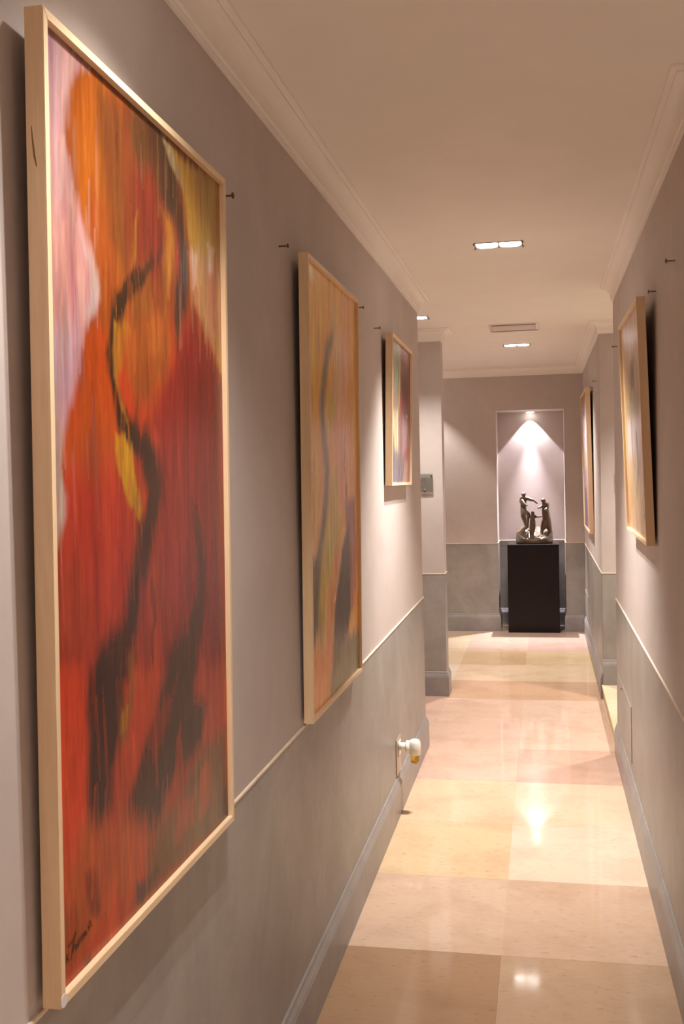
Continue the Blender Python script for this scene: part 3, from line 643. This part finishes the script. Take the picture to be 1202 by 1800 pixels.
def painting(side, prm, data, gain, seed, label, grid, corner_sticker=False, sign=False, knot=False, rough=1.0, dabs=300):
    xb, lean, rot, y0, wd, z0, hh, dep = prm
    sg = 1 if side == 'L' else -1
    X = Vector((0, math.cos(rot), -math.sin(rot))) * sg
    Z = Vector((sg * lean / hh, math.sin(rot), math.cos(rot))).normalized()
    X = (X - Z * X.dot(Z)).normalized(); Yv = Z.cross(X)
    yc, zc = y0 + wd / 2, z0 + hh / 2
    wallx = XL if side == 'L' else XR
    cen = Vector((wallx + sg * (xb + lean / 2), yc, zc)); org = cen - Z * (hh / 2)
    e = empty('framed_painting')
    e.matrix_world = Matrix(((X.x, Yv.x, Z.x, org.x), (X.y, Yv.y, Z.y, org.y), (X.z, Yv.z, Z.z, org.z), (0, 0, 0, 1)))
    tag(e, label, 'painting', 'maple-framed abstract paintings')
    rim, rec, hw = 0.0125, 0.009, wd / 2
    # four mitred rails
    outer = [(-hw, 0), (hw, 0), (hw, hh), (-hw, hh)]; inner = [(-hw + rim, rim), (hw - rim, rim), (hw - rim, hh - rim), (-hw + rim, hh - rim)]
    for i in range(4):
        j = (i + 1) % 4; bm = bmesh.new()
        F = [bm.verts.new((p[0], 0, p[1])) for p in (outer[i], outer[j], inner[j], inner[i])]
        B = [bm.verts.new((p[0], dep, p[1])) for p in (outer[i], outer[j], inner[j], inner[i])]
        bm.faces.new(F); bm.faces.new(B[::-1])
        for k in range(4): bm.faces.new((F[k], B[k], B[(k + 1) % 4], F[(k + 1) % 4]))
        bmesh.ops.bevel(bm, geom=[ed for ed in bm.edges if all(vv.co.y < 1e-6 for vv in ed.verts)], offset=0.0008, segments=2, affect='EDGES')
        r_ = obj('frame_rail', bm, M['maple_flat'] if i % 2 == 0 else M['maple'], e)
        if knot and i == 3:
            bm = bmesh.new()
            pts = [(0.012, 0.0), (0.0145, 0.012), (0.0165, 0.03), (0.018, 0.05)]
            vs = []
            for q, (yy, zz) in enumerate(pts):
                wq = (0.0006, 0.0013, 0.0011, 0.0004)[q]
                vs.append([bm.verts.new((-hw - 0.0004, yy - wq, hh - 0.195 + zz)), bm.verts.new((-hw - 0.0004, yy + wq, hh - 0.195 + zz))])
            for A_, B_ in zip(vs[:-1], vs[1:]): bm.faces.new((A_[0], A_[1], B_[1], B_[0]))
            g = bmesh.ops.extrude_face_region(bm, geom=bm.faces[:])
            for vx in [q for q in g['geom'] if isinstance(q, bmesh.types.BMVert)]: vx.co.x += 0.0006
            obj('knot', bm, M['maple_dark'], r_)
    cw, ch = wd - 2 * rim, hh - 2 * rim
    nx, ny = grid
    uu_, vv_ = np.meshgrid(np.linspace(0, 1, nx), np.linspace(0, 1, ny))
    co = np.stack([(uu_ - 0.5).ravel() * cw, np.full(uu_.size, rec), vv_.ravel() * ch + rim], 1)
    idx = np.arange(nx * ny).reshape(ny, nx)
    faces = np.stack([idx[:-1, :-1], idx[:-1, 1:], idx[1:, 1:], idx[1:, :-1]], -1).reshape(-1, 4)
    me = bpy.data.meshes.new('canvas'); me.from_pydata(co.tolist(), [], faces.tolist())
    at = me.color_attributes.new('paint', 'FLOAT_COLOR', 'POINT')
    at.data.foreach_set('color', paint(cw, ch, nx, ny, data, gain, seed, rough, dabs).astype(np.float32).ravel())
    for p in me.polygons: p.use_smooth = True
    cv = link('canvas', me, M['canvas'], e)
    bm = bmesh.new(); box(bm, (-hw + rim, rec + 0.003, rim), (hw - rim, dep - 0.004, hh - rim)); obj('backing_board', bm, M['backing'], e)
    if sign:
        bm = bmesh.new()
        for st in SIGNATURE:
            pts = [Vector(((a_ - 0.5) * cw, rec - 0.0007, b_ * ch + rim)) for a_, b_ in st]
            for q in range(len(pts) - 1):
                d_ = (pts[q + 1] - pts[q]); n_ = Vector((-d_.z, 0, d_.x)).normalized() * 0.0008
                d_ = d_.normalized() * 0.0006
                vs = [bm.verts.new(p) for p in (pts[q] - d_ + n_, pts[q + 1] + d_ + n_, pts[q + 1] + d_ - n_, pts[q] - d_ - n_)]
                bm.faces.new(vs)
        so = obj('signature', bm, M['ink'], cv); so['label'] = 'handwritten black signature low on the canvas'
    if corner_sticker:
        bm = bmesh.new(); lathe(bm, [(0.0085, -0.0006), (0.0085, 0.0002)], 24, 'y', (-hw + 0.007, 0, 0.008))
        so = obj('sticker', bm, M['sticker'], e); so['label'] = 'small round white sticker'
    return e

BIG = painting('L', (.034, .011, .014, 1.179, .738, .802, 1.24, .025), PAINT_BIG, (0.80, 0.74, 0.72), 11,
               'tall near left painting of red, orange and dark brown flame-like forms', (250, 420), True, True, True, dabs=1100)
MID = painting('L', (.034, .013, .006, 2.624, .751, .808, 1.231, .026), PAINT_MID, (1.5, 1.42, 1.15), 23,
               'tall second painting on the left wall, golden yellow and pink with grey strokes', (170, 290), dabs=520)
SMALL = painting('L', (.034, .014, .011, 4.156, .644, 1.407, .62, .029), PAINT_SMALL, (0.78, 0.8, 0.82), 37,
                 'small third painting on the left wall, dark red, cream and slate', (120, 120), rough=.9, dabs=420)
RIGHT = painting('R', (.034, .025, -.008, 3.431, .788, 1.213, .798, .027), PAINT_RIGHT, (0.88, 0.92, 1.02), 51,
                 'pale peach and gold painting on the near right wall', (120, 120))
FAR = painting('R', (.034, .018, 0, 7.566, .997, .989, 1.046, .032), PAINT_FAR, (1.0, 1.0, 1.0), 67,
               'lilac and white painting on the far right wall, beyond the step', (120, 120))

# ------------------------------------------------------------------ picture nails
def nail(side, y, z, label):
    sg = 1 if side == 'L' else -1
    bm = bmesh.new(); O = ((XL if side == 'L' else XR), y, z)
    lathe(bm, [(0.0022, -0.004 * sg), (0.0022, 0.0215 * sg), (0.0062, 0.022 * sg), (0.0066, 0.0245 * sg), (0.003, 0.0262 * sg)], 10, 'x')
    o = obj('picture_nail', bm, M['steel'], None, False); o.location = O
    tag(o, label, 'nail', 'picture nails in the upper walls')
nail('L', 2.044, 2.038, 'steel nail beside the top right corner of the tall red painting')
nail('L', 2.506, 2.033, 'steel nail between the tall red painting and the golden one')
nail('L', 3.604, 2.048, 'steel nail just past the top right corner of the golden painting')
nail('L', 3.976, 2.025, 'steel nail left of the small dark red painting')
nail('R', 2.927, 2.020, 'steel nail on the right wall, nearest and rightmost one')
nail('R', 3.395, 2.016, 'steel nail above the near top corner of the peach painting')
nail('R', 5.094, 2.038, 'steel nail past the far top corner of the peach painting')
nail('R', 7.046, 2.034, 'steel nail on the far right wall near its corner')
nail('R', 7.435, 2.022, 'steel nail above the near corner of the lilac painting')

# ------------------------------------------------------------------ acrylic room plates
def font_mesh(name, text, size, mat, parent, loc, rot):
    cu = bpy.data.curves.new(name, 'FONT'); cu.body = text; cu.size = size; cu.extrude = 0.0003; cu.align_x = 'CENTER'
    tmp = bpy.data.objects.new('tmp', cu); C.objects.link(tmp)
    dg = bpy.context.evaluated_depsgraph_get(); me = bpy.data.meshes.new_from_object(tmp.evaluated_get(dg))
    bpy.data.objects.remove(tmp)
    me.materials.clear()
    o = link(name, me, mat, parent); o.location = loc; o.rotation_euler = rot
    return o
def room_plate(x, y, z, label):
    t = tag(empty('room_plate', (x, y, z)), label, 'sign', 'acrylic room plates')
    bm = bmesh.new(); box(bm, (-0.040, -0.020, -0.058), (0.040, -0.014, 0.058), 0.001); obj('plate', bm, M['glass'], t)
    bm = bmesh.new(); box(bm, (-0.0395, -0.0135, -0.0565), (0.0395, -0.0120, -0.050)); obj('edge_strip', bm, M['glass_edge'], t)
    for sx, sz in ((0.031, 0.048), (-0.014, -0.046)):
        bm = bmesh.new(); lathe(bm, [(0.0035, 0.0), (0.0035, -0.020), (0.0062, -0.0205), (0.0062, -0.0235), (0.004, -0.025)], 14, 'y', (sx, 0, sz)); obj('standoff_screw', bm, M['steel'], t)
    font_mesh('number', '28', 0.034, M['sign_print'], t, (-0.018, -0.0135, 0.014), (math.pi / 2, 0, 0))
room_plate(-0.7355, YL2, 1.388, 'small grey acrylic room plate on the left partition by the passage')
room_plate(0.497, YR2, 1.385, 'narrow-looking room plate on the right jamb, half hidden behind the near wall')

# ------------------------------------------------------------------ socket and plug-in air freshener
s = tag(empty('wall_socket', (XL, 4.37, 0.245)), 'square socket plate low on the left wall behind the plug-in', 'socket')
bm = bmesh.new(); box(bm, (0.0025, -0.062, -0.078), (0.0085, 0.062, 0.078), 0.0018, 2); obj('plate', bm, M['plate'], s)
bm = bmesh.new(); box(bm, (0.0085, -0.034, 0.000), (0.0125, 0.034, 0.062), 0.0015); obj('insert', bm, M['white_plastic'], s)
p = tag(empty('air_freshener', (XL, 4.345, 0.29)), 'white plug-in air freshener with an amber oil bottle, in the wall socket', 'air freshener')
bm = bmesh.new(); lathe(bm, [(0.017, 0.0130), (0.017, 0.040), (0.013, 0.042)], 20, 'x'); obj('plug', bm, M['white_plastic'], p, True)
bm = bmesh.new(); lathe(bm, [(0.020, 0.040), (0.027, 0.043), (0.029, 0.050), (0.027, 0.057), (0.020, 0.060)], 24, 'x', (0, 0, -0.002)); obj('collar', bm, M['white_plastic'], p, True)
bm = bmesh.new(); lathe(bm, [(0.021, -0.034), (0.0245, -0.030), (0.026, -0.005), (0.025, 0.018), (0.020, 0.029), (0.012, 0.033), (0.004, 0.034)], 24, 'z', (0.080, -0.004, 0)); obj('housing', bm, M['white_plastic'], p, True)
bm = bmesh.new(); lathe(bm, [(0.010, -0.070), (0.017, -0.068), (0.0185, -0.060), (0.0185, -0.040), (0.014, -0.0345)], 20, 'z', (0.080, -0.004, 0)); obj('oil_bottle', bm, M['oil'], p, True)

# ------------------------------------------------------------------ pedestal
t = tag(empty('pedestal', (-0.0925, 9.515, 0)), 'dark wenge box pedestal standing in the niche under the bronze', 'pedestal')
bm = bmesh.new(); box(bm, (-0.2255, -0.205, 0), (0.2255, 0.205, 0.772), 0.002); obj('body', bm, M['wenge'], t)
bm = bmesh.new(); box(bm, (-0.2265, -0.206, 0.772), (0.2265, 0.206, 0.790), 0.002); obj('top_board', bm, M['wenge'], t)

# ------------------------------------------------------------------ bronze group
sc = tag(empty('bronze_sculpture', (-0.08, 9.50, 0.790)), 'bronze sculpture of three figures on a round rocky base, on the dark pedestal', 'sculpture')
bm = bmesh.new()
NR_, NA = 9, 56
ctr = bm.verts.new((0, 0, 0.062)); rings = []
def rock(x, y):
    h = 0.040 + 0.088 * (y + 0.16) / 0.32 + 0.050 * math.exp(-(((x + 0.095) / 0.055) ** 2 + ((y - 0.02) / 0.09) ** 2)) + 0.012 * math.exp(-(((x - 0.12) / 0.06) ** 2 + (y / 0.1) ** 2))
    return h + 0.008 * math.sin(31 * x + 3) * math.sin(27 * y + 1) + 0.004 * math.sin(70 * x + 40 * y)
for k in range(1, NR_ + 1):
    rad = 0.160 * k / NR_; ring = []
    for q in range(NA):
        an = 2 * math.pi * q / NA; rj = rad * (1 + 0.02 * math.sin(5 * an) * k / NR_)
        x, y = rj * math.cos(an), rj * math.sin(an)
        ring.append(bm.verts.new((x, y, rock(x, y) + (0.006 if k == NR_ else (0.004 if k == NR_ - 1 else 0)))))
    rings.append(ring)
for rad, z in ((0.1645, 0.030), (0.163, 0.012), (0.160, 0.0)):
    rings.append([bm.verts.new((rad * (1 + 0.02 * math.sin(5 * 2 * math.pi * q / NA) + 0.012 * math.sin(17 * q + 40 * z)) * math.cos(2 * math.pi * q / NA), rad * (1 + 0.02 * math.sin(5 * 2 * math.pi * q / NA)) * math.sin(2 * math.pi * q / NA), z)) for q in range(NA)])
for q in range(NA): bm.faces.new((ctr, rings[0][q], rings[0][(q + 1) % NA]))
for A, B in zip(rings[:-1], rings[1:]):
    for q in range(NA): bm.faces.new((A[q], B[q], B[(q + 1) % NA], A[(q + 1) % NA]))
bm.faces.new(rings[-1][::-1])
base_o = obj('rocky_base', bm, M['bronze'], sc, True)

def figure(name, verts, edges, root=0):
    """verts: (x, y, z, radius) in world metres, grown by a Skin modifier into one continuous body"""
    me = bpy.data.meshes.new(name)
    o0 = Vector((-0.08, 9.50, 0.790))
    me.from_pydata([tuple(Vector(v[:3]) - o0) for v in verts], edges, [])
    tmp = bpy.data.objects.new('tmp', me); C.objects.link(tmp)
    sk = tmp.modifiers.new('skin', 'SKIN'); sk.use_smooth_shade = True
    for i, vv in enumerate(verts):
        d = me.skin_vertices[0].data[i]; rx = vv[3]; rx *= 1.3; d.radius = (rx, rx); d.use_root = (i == root)
    tmp.modifiers.new('sub', 'SUBSURF').levels = 2
    dg = bpy.context.evaluated_depsgraph_get(); out = bpy.data.meshes.new_from_object(tmp.evaluated_get(dg))
    bpy.data.objects.remove(tmp); out.materials.clear()
    for p_ in out.polygons: p_.use_smooth = True
    return link(name, out, M['bronze'], sc)
Y0 = 9.50
# tall standing figure at the left, playing a pipe, one knee raised
V = [(-0.182, Y0 + .01, 1.080, .021), (-0.178, Y0 + .01, 1.120, .019), (-0.170, Y0, 1.165, .025), (-0.167, Y0, 1.192, .018), (-0.168, Y0, 1.208, .010), (-0.170, Y0 - .004, 1.226, .0165), (-0.171, Y0 - .004, 1.243, .013),
     (-0.188, Y0 + .01, 1.245, .006), (-0.150, Y0 - .012, 1.236, .0045),
     (-0.140, Y0 - .02, 1.196, .015), (-0.112, Y0 - .035, 1.186, .014), (-0.082, Y0 - .045, 1.178, .008), (-0.060, Y0 - .05, 1.158, .006), (-0.046, Y0 - .05, 1.146, .005),
     (-0.186, Y0 - .03, 1.178, .013), (-0.160, Y0 - .055, 1.140, .010), (-0.136, Y0 - .06, 1.130, .007),
     (-0.180, Y0 + .015, 1.035, .020), (-0.166, Y0 + .015, 1.000, .016), (-0.152, Y0 + .015, .955, .014), (-0.142, Y0 + .012, .915, .012), (-0.130, Y0 - .01, .900, .010),
     (-0.160, Y0 - .03, 1.075, .018), (-0.128, Y0 - .055, 1.052, .015), (-0.134, Y0 - .05, 1.015, .011), (-0.140, Y0 - .03, .965, .010), (-0.140, Y0 - .03, .925, .010),
     (-0.196, Y0 + .02, 1.200, .009), (-0.198, Y0 + .025, 1.150, .010)]
E_ = [(0, 1), (1, 2), (2, 3), (3, 4), (4, 5), (5, 6), (6, 7), (6, 8), (3, 9), (9, 10), (10, 11), (11, 12), (12, 13), (2, 14), (14, 15), (15, 16), (0, 17), (17, 18), (18, 19), (19, 20), (20, 21), (0, 22), (22, 23), (23, 24), (24, 25), (25, 26), (3, 27), (27, 28)]
figure('piper_figure', V, E_)
# child in the middle, arms spread
V = [(-0.098, Y0 - .06, .975, .022), (-0.096, Y0 - .06, 1.010, .018), (-0.094, Y0 - .06, 1.036, .014), (-0.093, Y0 - .062, 1.050, .009), (-0.092, Y0 - .066, 1.066, .0145), (-0.106, Y0 - .062, 1.074, .005), (-0.080, Y0 - .062, 1.076, .005),
     (-0.066, Y0 - .05, 1.030, .009), (-0.038, Y0 - .035, 1.028, .0065), (-0.010, Y0 - .02, 1.031, .006),
     (-0.122, Y0 - .05, 1.026, .009), (-0.138, Y0 - .035, 1.040, .007),
     (-0.104, Y0 - .06, .930, .019), (-0.106, Y0 - .06, .890, .014), (-0.106, Y0 - .062, .855, .012), (-0.100, Y0 - .08, .845, .009), (-0.086, Y0 - .05, .935, .015), (-0.092, Y0 - .045, .895, .012), (-0.098, Y0 - .04, .860, .011)]
E_ = [(0, 1), (1, 2), (2, 3), (3, 4), (4, 5), (4, 6), (2, 7), (7, 8), (8, 9), (2, 10), (10, 11), (0, 12), (12, 13), (13, 14), (14, 15), (0, 16), (16, 17), (17, 18)]
figure('child_figure', V, E_)
# robed figure at the right, arm held out
V = [(0.022, Y0, 1.060, .028), (0.020, Y0, 1.105, .023), (0.020, Y0, 1.140, .025), (0.012, Y0, 1.160, .014), (0.000, Y0 - .002, 1.178, .0195), (-0.003, Y0 - .002, 1.194, .014),
     (0.040, Y0 - .01, 1.140, .014), (0.040, Y0 - .03, 1.100, .012), (0.010, Y0 - .05, 1.085, .010),
     (-0.004, Y0 - .02, 1.128, .012), (-0.026, Y0 - .035, 1.112, .008), (-0.050, Y0 - .045, 1.108, .006),
     (0.028, Y0, 1.010, .034), (0.032, Y0, .970, .038), (0.055, Y0 + .005, .930, .020), (0.058, Y0 + .005, .895, .015), (0.056, Y0 - .01, .868, .012), (0.000, Y0 - .005, .945, .022), (-0.012, Y0 - .005, .905, .014), (-0.018, Y0 - .02, .868, .011), (-0.022, Y0 - .03, .858, .010)]
E_ = [(0, 1), (1, 2), (2, 3), (3, 4), (4, 5), (2, 6), (6, 7), (7, 8), (2, 9), (9, 10), (10, 11), (0, 12), (12, 13), (13, 14), (14, 15), (15, 16), (13, 17), (17, 18), (18, 19), (19, 20)]
figure('robed_figure', V, E_)
